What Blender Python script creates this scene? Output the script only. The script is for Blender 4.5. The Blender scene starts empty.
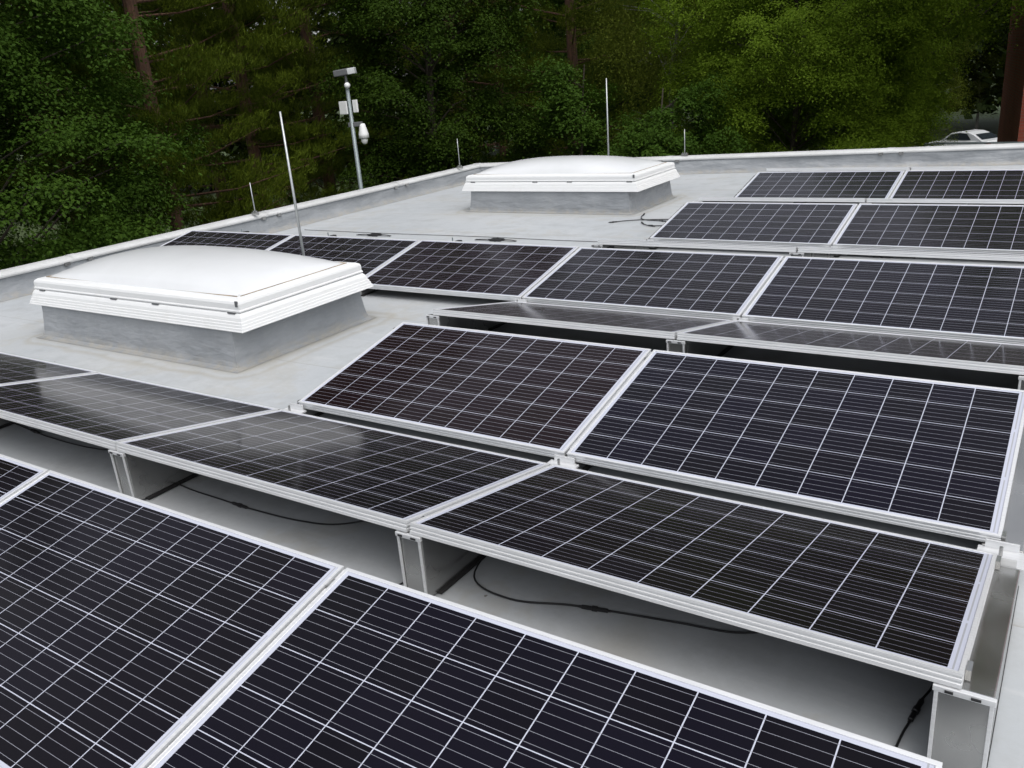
import bpy, math, random
import numpy as np
from mathutils import Matrix, Vector
R_ = math.radians
S = bpy.context.scene
C = S.collection

# ------------------------------------------------------------------ camera
cd = bpy.data.cameras.new('camera'); cam = bpy.data.objects.new('camera', cd); C.objects.link(cam)
cd.sensor_width = 36.0; cd.lens = 36.0*857.03/1024.0; cd.clip_start = 0.05; cd.clip_end = 900
_R = Vector((0.83442173, 0.54524874, -0.08027574)); _U = Vector((-0.12379678, 0.32736836, 0.936752)); _F = Vector((-0.53704258, 0.77170835, -0.34066331))
m = Matrix.Identity(4)
for i in range(3):
    m[i][0] = _R[i]; m[i][1] = _U[i]; m[i][2] = -_F[i]
m[0][3], m[1][3], m[2][3] = 3.44288948, -2.90645921, 1.68111535
cam.matrix_world = m
S.camera = cam

# ------------------------------------------------------------------ world, sun, exposure
SUN_EL, SUN_AZ = 62.0, 125.0          # azimuth measured from +Y towards +X
w = bpy.data.worlds.new('World'); S.world = w; w.use_nodes = True
nt = w.node_tree; nt.nodes.clear()
wo = nt.nodes.new('ShaderNodeOutputWorld'); bg = nt.nodes.new('ShaderNodeBackground')
sky = nt.nodes.new('ShaderNodeTexSky'); sky.sky_type = 'NISHITA'; sky.sun_disc = False
sky.sun_elevation = R_(SUN_EL); sky.sun_rotation = R_(SUN_AZ)
sky.air_density = 1.0; sky.dust_density = 4.0; sky.ozone_density = 1.0
hs = nt.nodes.new('ShaderNodeHueSaturation'); hs.inputs['Saturation'].default_value = 0.30
nt.links.new(sky.outputs[0], hs.inputs['Color']); nt.links.new(hs.outputs[0], bg.inputs[0])
bg.inputs[1].default_value = 0.15
nt.links.new(bg.outputs[0], wo.inputs[0])
sd = bpy.data.lights.new('sun', 'SUN'); sd.energy = 0.5; sd.angle = R_(80); sd.color = (1.0, 0.96, 0.9)
so = bpy.data.objects.new('sun', sd); C.objects.link(so)
d = Vector((math.sin(R_(SUN_AZ))*math.cos(R_(SUN_EL)), math.cos(R_(SUN_AZ))*math.cos(R_(SUN_EL)), math.sin(R_(SUN_EL))))
so.rotation_euler = d.to_track_quat('Z', 'Y').to_euler()
S.view_settings.view_transform = 'Standard'; S.view_settings.look = 'None'
S.view_settings.exposure = 0.55; S.view_settings.gamma = 1.0
S.render.engine = 'CYCLES'
S.cycles.max_bounces = 6; S.cycles.transparent_max_bounces = 8
S.cycles.use_denoising = True

# ------------------------------------------------------------------ helpers
class MB:
    """collects vertices and faces of one mesh"""
    def __init__(s): s.v = []; s.f = []; s.uv = {}; s.mi = []
    def face(s, pts, mi=0, uv=None):
        n = len(s.v); s.v += [tuple(p) for p in pts]; s.f.append(tuple(range(n, n+len(pts)))); s.mi.append(mi)
        if uv: s.uv[len(s.f)-1] = uv
    def box(s, x0, x1, y0, y1, z0, z1, mi=0):
        n = len(s.v)
        s.v += [(x, y, z) for z in (z0, z1) for y in (y0, y1) for x in (x0, x1)]
        for q in ((0,2,3,1),(4,5,7,6),(0,1,5,4),(2,6,7,3),(0,4,6,2),(1,3,7,5)):
            s.f.append(tuple(n+i for i in q)); s.mi.append(mi)
    def prism_x(s, prof, x0, x1, mi=0):
        """polygon in (y,z) swept along x"""
        n = len(s.v); k = len(prof)
        s.v += [(x0, y, z) for y, z in prof] + [(x1, y, z) for y, z in prof]
        for i in range(k):
            j = (i+1) % k; s.f.append((n+i, n+j, n+k+j, n+k+i)); s.mi.append(mi)
        s.f.append(tuple(n+i for i in range(k))[::-1]); s.mi.append(mi)
        s.f.append(tuple(n+k+i for i in range(k))); s.mi.append(mi)
    def tube(s, pts, r, seg=8, mi=0, cap=True):
        pts = [Vector(p) for p in pts]; n = len(pts)
        rs = r if isinstance(r, (list, tuple)) else [r]*n
        base = len(s.v); up = None
        for i, p in enumerate(pts):
            t = (pts[min(i+1, n-1)]-pts[max(i-1, 0)]).normalized()
            if up is None: up = Vector((0, 0, 1)) if abs(t.z) < .9 else Vector((1, 0, 0))
            a = t.cross(up).normalized(); b = a.cross(t).normalized(); up = b
            for k in range(seg):
                th = 2*math.pi*k/seg; s.v.append(tuple(p+(a*math.cos(th)+b*math.sin(th))*rs[i]))
        for i in range(n-1):
            for k in range(seg):
                l = (k+1) % seg
                s.f.append((base+i*seg+k, base+i*seg+l, base+(i+1)*seg+l, base+(i+1)*seg+k)); s.mi.append(mi)
        if cap:
            s.f.append(tuple(base+k for k in range(seg))[::-1]); s.mi.append(mi)
            s.f.append(tuple(base+(n-1)*seg+k for k in range(seg))); s.mi.append(mi)
    def ring(s, prof, x0, x1, y0, y1, mi=0, closed=True):
        """profile of (inset, z) swept round a rectangle with mitred corners"""
        n = len(s.v); k = len(prof)
        for cx, cy, sx, sy in ((x0, y0, 1, 1), (x1, y0, -1, 1), (x1, y1, -1, -1), (x0, y1, 1, -1)):
            s.v += [(cx+sx*a, cy+sy*a, z) for a, z in prof]
        rng = k if closed else k-1
        for c in range(4):
            e = (c+1) % 4
            for i in range(rng):
                j = (i+1) % k
                s.f.append((n+c*k+i, n+e*k+i, n+e*k+j, n+c*k+j)); s.mi.append(mi)
    def mesh(s, name, mats):
        me = bpy.data.meshes.new(name); me.from_pydata(s.v, [], s.f)
        for mm in (mats if isinstance(mats, (list, tuple)) else [mats]): me.materials.append(mm)
        me.polygons.foreach_set('material_index', s.mi)
        if s.uv:
            l = me.uv_layers.new(name='UVMap')
            for fi, uvs in s.uv.items():
                for li, uv in zip(me.polygons[fi].loop_indices, uvs): l.data[li].uv = uv
        me.update(); return me
    def build(s, name, mats, parent=None, smooth=False, bevel=0):
        me = s.mesh(name, mats)
        if smooth: me.polygons.foreach_set('use_smooth', [True]*len(me.polygons))
        o = bpy.data.objects.new(name, me); C.objects.link(o)
        if parent: o.parent = parent
        if bevel:
            b = o.modifiers.new('bevel', 'BEVEL'); b.width = bevel; b.segments = 2; b.limit_method = 'ANGLE'; b.angle_limit = R_(40)
        return o
def tag(o, label=None, cat=None, group=None, kind=None):
    if label: o['label'] = label
    if cat: o['category'] = cat
    if group: o['group'] = group
    if kind: o['kind'] = kind
    return o
def thing(name, loc, label, cat, group=None, rz=0):
    o = bpy.data.objects.new(name, None); C.objects.link(o); o.location = loc; o.rotation_euler = (0, 0, rz)
    o.empty_display_size = .2
    return tag(o, label, cat, group)
def copy_tree(o, parent=None):
    c = o.copy(); C.objects.link(c)
    if parent: c.parent = parent
    for ch in list(o.children): copy_tree(ch, c)
    return c

# ------------------------------------------------------------------ materials
class NT:
    def __init__(s, name):
        s.m = bpy.data.materials.new(name); s.m.use_nodes = True; s.t = s.m.node_tree; s.n = s.t.nodes
        s.b = s.n['Principled BSDF']
    def node(s, typ, **kw):
        o = s.n.new(typ)
        for k, v in kw.items():
            if k in o.inputs: o.inputs[k].default_value = v
            else: setattr(o, k, v)
        return o
    def link(s, a, b): s.t.links.new(a, b)
    def math(s, op, a, b=None, c=None):
        o = s.n.new('ShaderNodeMath'); o.operation = op
        for i, x in enumerate((a, b, c)):
            if x is None: continue
            if isinstance(x, (int, float)): o.inputs[i].default_value = x
            else: s.link(x, o.inputs[i])
        return o.outputs[0]
    def mix(s, f, a, b):
        o = s.n.new('ShaderNodeMix'); o.data_type = 'RGBA'
        for i, x in ((0, f), (6, a), (7, b)):
            if isinstance(x, (int, float)): o.inputs[i].default_value = x
            elif isinstance(x, tuple): o.inputs[i].default_value = (*x, 1) if len(x) == 3 else x
            else: s.link(x, o.inputs[i])
        return o.outputs[2]
    def noise(s, vec, scale, detail=4, rough=.55):
        o = s.node('ShaderNodeTexNoise'); o.inputs['Scale'].default_value = scale; o.inputs['Detail'].default_value = detail; o.inputs['Roughness'].default_value = rough
        s.link(vec, o.inputs['Vector']); return o.outputs['Fac']
    def ramp(s, x, lo, hi, a=0.0, b=1.0):
        o = s.n.new('ShaderNodeMapRange'); o.clamp = True
        o.inputs[1].default_value = lo; o.inputs[2].default_value = hi; o.inputs[3].default_value = a; o.inputs[4].default_value = b
        s.link(x, o.inputs[0]); return o.outputs[0]
    def bump(s, h, strength=.3, dist=.01):
        o = s.n.new('ShaderNodeBump'); o.inputs['Strength'].default_value = strength; o.inputs['Distance'].default_value = dist
        s.link(h, o.inputs['Height']); s.link(o.outputs[0], s.b.inputs['Normal'])
    def set(s, col=None, rough=None, metal=None, spec=None, ior=None):
        for k, v in (('Base Color', col), ('Roughness', rough), ('Metallic', metal), ('Specular IOR Level', spec), ('IOR', ior)):
            if v is None: continue
            if isinstance(v, tuple): s.b.inputs[k].default_value = (*v, 1)
            elif isinstance(v, (int, float)): s.b.inputs[k].default_value = v
            else: s.link(v, s.b.inputs[k])
    def pos(s): return s.node('ShaderNodeNewGeometry').outputs['Position']
    def obj(s): return s.node('ShaderNodeTexCoord').outputs['Object']

def simple(name, col, rough=.5, metal=0, var=.12, scale=8, spec=.5):
    n = NT(name); f = n.noise(n.obj(), scale, 5)
    lo = tuple(c*(1-var) for c in col); hi = tuple(min(1, c*(1+var)) for c in col)
    n.set(col=n.mix(n.ramp(f, .3, .7), lo, hi), rough=rough, metal=metal, spec=spec)
    return n.m

def mat_roof():
    n = NT('roof_membrane'); p = n.pos()
    sep = n.node('ShaderNodeSeparateXYZ'); n.link(p, sep.inputs[0]); x, y = sep.outputs[0], sep.outputs[1]
    big = n.noise(p, .55, 5, .6); fine = n.noise(p, 45, 3, .6); mid = n.noise(p, 3.5, 6, .65)
    col = n.mix(n.ramp(big, .35, .68), (.385, .41, .43), (.465, .485, .50))
    col = n.mix(n.ramp(mid, .48, .72, 0, .7), col, (.33, .34, .345))
    drag = n.node('ShaderNodeMapping'); drag.inputs['Scale'].default_value = (.7, 5, 1); drag.inputs['Rotation'].default_value = (0, 0, .35); n.link(p, drag.inputs[0])
    col = n.mix(n.ramp(n.noise(drag.outputs[0], 2.2, 7, .7), .55, .68, 0, .28), col, (.56, .57, .57))
    col = n.mix(n.ramp(fine, .3, .8, 0, .22), col, (.33, .34, .34))
    # lapped membrane seams every 1.06 m along y, slightly wandering, with a dirt line
    wob = n.math('MULTIPLY', n.math('SUBTRACT', n.noise(p, 1.1, 2), .5), .035)
    yy = n.math('ADD', n.math('ADD', y, wob), 0.33)
    fr = n.math('FRACT', n.math('DIVIDE', yy, 1.06))
    lap = n.ramp(fr, .0, .012, 1, 0)
    stain = n.math('MULTIPLY', n.ramp(fr, .0, .09, 1, 0), n.ramp(mid, .42, .62))
    col = n.mix(n.math('MULTIPLY', lap, .45), col, (.2, .2, .19))
    col = n.mix(n.math('MULTIPLY', stain, .45), col, (.36, .345, .31))
    # beige tide marks and ponding dirt
    w1 = n.noise(p, 1.3, 6, .62)
    ring = n.math('MULTIPLY', n.ramp(w1, .56, .585), n.ramp(w1, .60, .63, 1, 0))
    col = n.mix(n.math('MULTIPLY', ring, .25), col, (.38, .36, .31))
    # grime that gathers round the foot of the two skylight kerbs
    def around(cx, cy, hx, hy):
        dx = n.math('MAXIMUM', n.math('SUBTRACT', n.math('ABSOLUTE', n.math('SUBTRACT', x, cx)), hx), 0)
        dy = n.math('MAXIMUM', n.math('SUBTRACT', n.math('ABSOLUTE', n.math('SUBTRACT', y, cy)), hy), 0)
        return n.math('SQRT', n.math('ADD', n.math('MULTIPLY', dx, dx), n.math('MULTIPLY', dy, dy)))
    dd = n.math('MINIMUM', around(-2.2, 1.105, 1.17, .635), around(-2.24, 6.95, 1.17, .66))
    dd = n.math('ADD', dd, n.math('MULTIPLY', n.math('SUBTRACT', mid, .5), .16))
    dd2 = n.math('SUBTRACT', dd, n.math('MULTIPLY', n.math('SUBTRACT', big, .5), .2))
    band = n.math('MULTIPLY', n.ramp(dd, .0, .1, 1, 0), .62)
    line = n.math('MULTIPLY', n.math('MULTIPLY', n.ramp(dd2, .10, .14), n.ramp(dd2, .15, .19, 1, 0)), .40)
    col = n.mix(n.math('MAXIMUM', band, line), col, (.30, .27, .21))
    sx = n.math('SUBTRACT', x, 2.42); sy = n.math('SUBTRACT', y, -1.02)
    sd_ = n.math('ADD', n.math('SQRT', n.math('ADD', n.math('MULTIPLY', sx, sx), n.math('MULTIPLY', sy, sy))), n.math('MULTIPLY', n.math('SUBTRACT', mid, .5), .6))
    col = n.mix(n.math('MULTIPLY', n.ramp(sd_, .02, .22, 1, 0), .35), col, (.27, .235, .16))
    wash = n.math('MULTIPLY', n.ramp(dd, .05, .75, 1, 0), n.ramp(big, .42, .6))
    col = n.mix(n.math('MULTIPLY', wash, .28), col, (.38, .37, .33))
    vo = n.node('ShaderNodeTexVoronoi'); vo.inputs['Scale'].default_value = 2.3; n.link(p, vo.inputs['Vector'])
    speck = n.math('LESS_THAN', vo.outputs['Distance'], n.ramp(fine, .35, .7, .004, .024))
    col = n.mix(n.math('MULTIPLY', speck, .75), col, (.09, .075, .05))
    n.set(col=col, rough=n.ramp(mid, .3, .7, .48, .75), spec=.35)
    h = n.math('ADD', n.math('MULTIPLY', n.ramp(fr, .0, .01), .25), n.math('ADD', n.math('MULTIPLY', fine, .12), n.math('MULTIPLY', mid, .5)))
    n.bump(h, .35, .012)
    return n.m

def mat_flashing():
    n = NT('grey_flashing'); p = n.pos()
    st = n.node('ShaderNodeMapping'); st.inputs['Scale'].default_value = (1.2, 1.2, .9); n.link(p, st.inputs[0])
    a = n.noise(st.outputs[0], 1.6, 6, .6); b = n.noise(p, 14, 4, .6)
    col = n.mix(n.ramp(a, .3, .7), (.215, .23, .245), (.30, .315, .33))
    col = n.mix(n.ramp(b, .55, .8, 0, .22), col, (.36, .355, .34))
    sep = n.node('ShaderNodeSeparateXYZ'); n.link(p, sep.inputs[0])
    low = n.math('MULTIPLY', n.ramp(sep.outputs[2], .0, .07, 1, 0), n.ramp(b, .35, .6))
    col = n.mix(n.math('MULTIPLY', low, .6), col, (.33, .30, .24))
    n.set(col=col, rough=.42, spec=.4)
    wr = n.noise(st.outputs[0], 2.2, 3, .5); dg = n.node('ShaderNodeMapping'); dg.inputs['Scale'].default_value = (2.2, 2.2, 7); dg.inputs['Rotation'].default_value = (.5, .35, 0); n.link(p, dg.inputs[0])
    w3 = n.noise(dg.outputs[0], 1.3, 3, .5); n.bump(n.math('ADD', n.math('ADD', wr, w3), n.math('MULTIPLY', b, .10)), .6, .06)
    return n.m

def mat_cap():
    n = NT('white_coated_metal'); p = n.pos()
    a = n.noise(p, 2.5, 6, .65); b = n.noise(p, 30, 3)
    col = n.mix(n.ramp(a, .35, .7), (.56, .57, .57), (.46, .465, .46))
    col = n.mix(n.ramp(b, .6, .8, 0, .4), col, (.42, .41, .37))
    n.set(col=col, rough=.4); return n.m

W = 0.93812        # panel width
PL = 1.656         # panel length
LP = 1.67          # pitch along the row
TILT = 0.20287
def mat_glass():
    """laminate: white backsheet, 10 x 6 dark cells, five fine busbars along the length of every cell"""
    n = NT('solar_laminate'); o = n.obj()
    sep = n.node('ShaderNodeSeparateXYZ'); n.link(o, sep.inputs[0]); x, y = sep.outputs[0], sep.outputs[1]
    x0, x1, y0, y1 = .024, PL-.034, .022, W-.022
    u = n.math('DIVIDE', n.math('SUBTRACT', x, x0), (x1-x0)/10); v = n.math('DIVIDE', n.math('SUBTRACT', y, y0), (y1-y0)/6)
    fu, fv = n.math('FRACT', u), n.math('FRACT', v)
    def edge(f, g):  # 1 inside the cell
        return n.math('MULTIPLY', n.math('GREATER_THAN', f, g), n.math('LESS_THAN', f, 1-g))
    gx, gy = .0017/((x1-x0)/10), .0014/((y1-y0)/6)
    inside = n.math('MULTIPLY', n.math('MULTIPLY', n.math('GREATER_THAN', u, 0), n.math('LESS_THAN', u, 10)), n.math('MULTIPLY', n.math('GREATER_THAN', v, 0), n.math('LESS_THAN', v, 6)))
    cell = n.math('MULTIPLY', n.math('MULTIPLY', edge(fu, gx), edge(fv, gy)), inside)
    fb = n.math('FRACT', n.math('MULTIPLY', fv, 5))
    bar = n.math('MULTIPLY', n.math('LESS_THAN', n.math('ABSOLUTE', n.math('SUBTRACT', fb, .5)), .0006/((y1-y0)/30)), inside)
    # interconnect ribbons in the white margin at the right-hand end
    rx = n.math('LESS_THAN', n.math('ABSOLUTE', n.math('SUBTRACT', x, PL-.024)), .0022)
    ry = n.math('GREATER_THAN', n.math('FRACT', n.math('MULTIPLY', y, 3.17)), .06)
    rib = n.math('MULTIPLY', rx, ry)
    idv = n.node('ShaderNodeCombineXYZ'); n.link(n.math('FLOOR', u), idv.inputs[0]); n.link(n.math('FLOOR', v), idv.inputs[1])
    oi = n.node('ShaderNodeObjectInfo'); n.link(n.math('MULTIPLY', oi.outputs['Random'], 57), idv.inputs[2])
    wn = n.node('ShaderNodeTexWhiteNoise'); wn.noise_dimensions = '3D'; n.link(idv.outputs[0], wn.inputs['Vector'])
    ccol = n.mix(wn.outputs['Value'], (.0022, .0017, .0036), (.0034, .0026, .0080))
    ccol = n.mix(n.math('MULTIPLY', oi.outputs['Random'], .5), ccol, (.0058, .0036, .0052))
    mu = n.n.new('ShaderNodeMix'); mu.data_type = 'RGBA'; mu.blend_type = 'MULTIPLY'; mu.inputs[0].default_value = 1
    n.link(ccol, mu.inputs[6]); n.link(oi.outputs['Color'], mu.inputs[7]); ccol = mu.outputs[2]
    col = n.mix(cell, (.46, .48, .56), ccol)
    col = n.mix(bar, col, (.24, .245, .28))
    col = n.mix(rib, col, (.33, .34, .36))
    # thin dust film, heavier towards the lower rim
    pz = n.pos(); du = n.noise(pz, 2.6, 6, .65)
    dust = n.math('ADD', n.ramp(du, .4, .8, .0005, .006), 0)
    col = n.mix(dust, col, (.45, .43, .38))
    n.set(col=col, rough=n.ramp(du, .3, .7, .085, .14), ior=1.225, spec=.5)
    n.b.inputs['Sheen Weight'].default_value = .05; n.b.inputs['Sheen Roughness'].default_value = .35; n.b.inputs['Sheen Tint'].default_value = (1, .86, .75, 1)
    wv = n.noise(o, 5, 2); n.bump(wv, .03, .01)
    return n.m
def mat_alu(name='anodised_aluminium', col=(.74, .75, .76), rough=.36, metal=.35, dirt=.14):
    n = NT(name); o = n.obj()
    mp = n.node('ShaderNodeMapping'); mp.inputs['Scale'].default_value = (2, 40, 40); n.link(o, mp.inputs[0])
    a = n.noise(mp.outputs[0], 3, 4); b = n.noise(n.pos(), 9, 5, .7)
    c2 = tuple(c*.86 for c in col)
    cc = n.mix(n.ramp(a, .3, .7), c2, col); cc = n.mix(n.ramp(b, .56, .85, 0, dirt), cc, (.45, .44, .40))
    n.set(col=cc, rough=n.ramp(b, .3, .7, rough-.04, rough+.07), metal=metal); return n.m

M = {}
M['roof'] = mat_roof(); M['flash'] = mat_flashing(); M['cap'] = mat_cap(); M['glass'] = mat_glass()
M['alu'] = mat_alu(); n = NT('folded_sheet_metal'); mp = n.node('ShaderNodeMapping'); mp.inputs['Scale'].default_value = (1.5, 1.5, 1.5); n.link(n.pos(), mp.inputs[0]); f = n.noise(mp.outputs[0], 2.5, 3, .5)
n.set(col=n.mix(n.ramp(f, .35, .65), (.36, .36, .355), (.47, .47, .46)), rough=n.ramp(f, .3, .7, .20, .30), metal=.9); n.b.inputs['Anisotropic'].default_value = .5
n.bump(f, .12, .02); M['steel'] = n.m
M['back'] = simple('white_backsheet', (.62, .63, .64), .6)
M['black'] = simple('black_plastic', (.012, .012, .013), .45)
M['rubber'] = simple('black_rubber', (.02, .02, .02), .8)
M['whiteplastic'] = simple('white_plastic', (.78, .79, .79), .35, var=.03)
M['dome'] = None
n = NT('opal_acrylic'); f = n.noise(n.pos(), 1.5, 5, .6); f2 = n.noise(n.pos(), 22, 4, .7)
c0 = n.mix(n.ramp(f, .3, .7), (.67, .685, .70), (.61, .625, .635)); c0 = n.mix(n.ramp(f2, .58, .85, 0, .12), c0, (.5, .48, .42))
n.set(col=c0, rough=.22); n.b.inputs['Subsurface Weight'].default_value = .0; M['dome'] = n.m
n = NT('white_pvc_frame'); f = n.noise(n.pos(), 7, 5, .7)
n.set(col=n.mix(n.ramp(f, .55, .8, 0, .3), (.72, .73, .73), (.55, .54, .49)), rough=.35); M['pvc'] = n.m
M['galv'] = simple('galvanised_tube', (.24, .28, .29), .5, .4, scale=20)
M['rod'] = simple('aluminium_rod', (.42, .44, .44), .35, .7, scale=20)
M['lampgrey'] = simple('grey_lamp_housing', (.10, .105, .11), .5, scale=10)
M['glasslens'] = simple('frosted_lens', (.55, .57, .58), .25)
def mat_brick():
    n = NT('red_brick'); uv = n.node('ShaderNodeTexCoord').outputs['UV']
    b = n.node('ShaderNodeTexBrick'); n.link(uv, b.inputs['Vector'])
    b.inputs['Scale'].default_value = 1; b.inputs['Brick Width'].default_value = .25; b.inputs['Row Height'].default_value = .075
    b.inputs['Mortar Size'].default_value = .007; b.inputs['Color1'].default_value = (.36, .075, .042, 1); b.inputs['Color2'].default_value = (.27, .055, .034, 1)
    b.inputs['Mortar'].default_value = (.19, .14, .11, 1)
    f = n.noise(n.pos(), 1.2, 5)
    col = n.mix(n.ramp(f, .4, .7, 0, .4), b.outputs[0], (.14, .04, .03))
    n.set(col=col, rough=.85); n.bump(b.outputs['Fac'], .4, -.01); return n.m
M['brick'] = mat_brick()
M['render'] = simple('cream_render', (.45, .43, .38), .85, scale=1.5)
n = NT('meadow_ground'); f = n.noise(n.pos(), .35, 7, .65); g = n.noise(n.pos(), 6, 6, .7)
c0 = n.mix(n.ramp(f, .35, .65), (.05, .085, .02), (.035, .05, .018)); c0 = n.mix(n.ramp(g, .5, .75, 0, .6), c0, (.07, .055, .035))
n.set(col=c0, rough=.95); n.bump(g, .6, .1); M['ground'] = n.m
M['asphalt'] = simple('asphalt', (.055, .055, .057), .85, scale=4, var=.3)
M['kerb'] = simple('concrete_kerb', (.32, .31, .29), .85, scale=3)
def mat_leaf(name, a, b, c, trans=.3, rough=.6):
    n = NT(name); ri = n.node('ShaderNodeNewGeometry').outputs['Random Per Island']
    f = n.noise(n.pos(), .55, 4, .6)
    col = n.mix(ri, a, b); col = n.mix(n.ramp(f, .45, .7, 0, .75), col, c)
    n.set(col=col, rough=rough, spec=.16)
    t = n.node('ShaderNodeBsdfTranslucent'); n.link(n.mix(.5, col, (a[0]*1.2+.01, a[1]*1.5, a[2]*.6)), t.inputs[0])
    n.b.inputs['Specular IOR Level'].default_value = .03 if 'far' in name else .07
    mx = n.node('ShaderNodeMixShader'); mx.inputs[0].default_value = trans
    n.link(n.b.outputs[0], mx.inputs[1]); n.link(t.outputs[0], mx.inputs[2])
    n.link(mx.outputs[0], n.n['Material Output'].inputs[0]); return n.m
M['leaf_maple'] = mat_leaf('maple_foliage', (.030, .066, .008), (.056, .106, .013), (.037, .077, .009))
M['leaf_dark'] = mat_leaf('dark_broadleaf_foliage', (.022, .046, .005), (.042, .076, .008), (.027, .054, .006))
M['leaf_bright'] = mat_leaf('light_broadleaf_foliage', (.090, .150, .012), (.170, .250, .022), (.112, .178, .014), .45)
M['leaf_birch'] = mat_leaf('birch_foliage', (.062, .085, .010), (.105, .130, .016), (.066, .09, .010), .3)
M['leaf_pine'] = mat_leaf('pine_needles', (.042, .066, .006), (.092, .122, .010), (.044, .064, .007), .12, .7)
M['leaf_far'] = mat_leaf('far_wood_foliage', (.010, .018, .005), (.018, .028, .007), (.013, .018, .006), .15, .7)
def mat_bark(name, a, b):
    n = NT(name); mp = n.node('ShaderNodeMapping'); mp.inputs['Scale'].default_value = (6, 6, 1.2); n.link(n.obj(), mp.inputs[0])
    f = n.noise(mp.outputs[0], 3, 6, .7); n.set(col=n.mix(n.ramp(f, .35, .65), a, b), rough=.9); n.bump(f, .7, .03); return n.m
M['bark'] = mat_bark('brown_bark', (.03, .024, .018), (.075, .06, .045))
M['bark_pine'] = mat_bark('reddish_pine_bark', (.05, .027, .018), (.14, .072, .043))
M['bark_birch'] = mat_bark('white_birch_bark', (.04, .04, .036), (.26, .25, .23))

# ------------------------------------------------------------------ ground and the building
GZ = -5.0
mb = MB(); mb.face([(-400, -400, GZ), (400, -400, GZ), (400, 400, GZ), (-400, 400, GZ)]); tag(mb.build('ground', M['ground']), kind='structure')
# parking road beyond the back wall: asphalt with kerb
mb = MB(); mb.face([(-12, 46, GZ+.004), (30, 46, GZ+.004), (30, 60, GZ+.004), (-12, 60, GZ+.004)]); tag(mb.build('parking_area', M['asphalt']), kind='structure')
mb = MB(); mb.box(-12, 30, 60.0, 60.15, GZ, GZ+.12); tag(mb.build('kerb', M['kerb'], bevel=.02), kind='structure')

PA = (-5.43, -9.0); PB = (-5.52, 9.46)       # left parapet line (outer top edge)
sl = (10.669-9.462)/(2.605+5.523)
PC = (13.0, 9.462+sl*(13.0+5.523))
roof_poly = [PA, (13.0, -9.0), PC, PB]
mb = MB()
mb.face([(*p, 0) for p in roof_poly])
tag(mb.build('roof_deck', M['roof']), kind='structure')
o = thing('building', (0, 0, 0), 'flat roofed building carrying the rows of panels, pale walls', 'building')
mb = MB()
for i in range(4):
    a, b = roof_poly[i], roof_poly[(i+1) % 4]
    mb.face([(*a, GZ), (*b, GZ), (*b, -.01), (*a, -.01)])
mb.build('wall', M['render'], o)

def offs(a, b, t):   # point shifted to the inside (right of a->b)
    dx, dy = b[0]-a[0], b[1]-a[1]; l = math.hypot(dx, dy); return (dy/l*t, -dx/l*t)
def parapet(name, a, b, label, joints, wob_seed, ext=0):
    t = thing(name, ((a[0]+b[0])/2, (a[1]+b[1])/2, 0), label, 'parapet')
    dx, dy = b[0]-a[0], b[1]-a[1]; l = math.hypot(dx, dy); ux, uy = dx/l, dy/l; nx, ny = uy, -ux
    ox, oy = t.location.x, t.location.y
    def P(s, n, z): return (a[0]+ux*s+nx*n-ox, a[1]+uy*s+ny*n-oy, z*.915)
    # core with a membrane face that has folds
    rnd = random.Random(wob_seed); N = int(l/.06); mbb = MB(); H = .245
    zs = [(0.0, .275), (.012, .225), (.05, .20), (.11, .185), (.17, .178), (.215, .172), (.24, .168)]
    ph = [rnd.uniform(0, 6.28) for _ in range(8)]
    rows = []
    for i in range(N+1):
        s = l*i/N
        row = []
        for k, (z, nn) in enumerate(zs):
            f = .022*math.sin(s*1.3+ph[0]+z*12)*(.5+.5*math.sin(s*.6+ph[3]))+.012*math.sin(s*2.9+ph[1]-z*26)+.007*math.sin(s*6.3+ph[2]+z*34)
            f *= math.sin(math.pi*min(1, z/.24))
            row.append(P(s, nn+f, z+(0.0015 if k == 0 else 0)))
        rows.append(row)
    base = 0
    for i in range(N+1): mbb.v += rows[i]
    K = len(zs)
    for i in range(N):
        for k in range(K-1):
            mbb.f.append((i*K+k, i*K+k+1, (i+1)*K+k+1, (i+1)*K+k)); mbb.mi.append(0)
    mbb.build('membrane_upstand', M['flash'], t, smooth=True)
    # rounded coping: profile (n, z)
    prof = [(-.02, .16), (-.02, .25), (.0, .272), (.03, .283), (.09, .287), (.14, .281), (.172, .268), (.19, .252), (.194, .238), (.190, .222), (.182, .220), (.182, .232), (.17, .24), (.0, .24), (.0, .16)]
    lens = [0]+joints+[l]
    for i in range(len(lens)-1):
        c = MB(); s0, s1 = lens[i]+.003, lens[i+1]-.003; k = len(prof)
        c.v = [P(s0, nn, z) for nn, z in prof]+[P(s1, nn, z) for nn, z in prof]
        for q in range(k):
            r = (q+1) % k; c.f.append((q, r, k+r, k+q)); c.mi.append(0)
        c.f.append(tuple(range(k))); c.mi.append(0); c.f.append(tuple(range(k, 2*k))[::-1]); c.mi.append(0)
        c.build('coping', M['cap'], t)
    for s in joints:   # joint covers with two little clips
        c = MB(); k = len(prof); pr2 = [(nn*1.0+(.004 if nn > .1 else -.004), z+.004) for nn, z in prof[1:11]]
        k = len(pr2)
        c.v = [P(s-.05, nn, z) for nn, z in pr2]+[P(s+.05, nn, z) for nn, z in pr2]
        for q in range(k-1): c.f.append((q, q+1, k+q+1, k+q)); c.mi.append(0)
        c.build('joint_cover', M['cap'], t)
        for e in (-.16, .1):
            c = MB(); x0, x1 = s+e, s+e+.06
            vs = [P(xx, nn, z) for z in (.195, .235) for nn in (.187, .205) for xx in (x0, x1)]
            c.v += vs
            for q in ((0,2,3,1),(4,5,7,6),(0,1,5,4),(2,6,7,3),(0,4,6,2),(1,3,7,5)): c.f.append(q); c.mi.append(0)
            c.build('clip', M['steel'], t)
    return t
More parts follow.
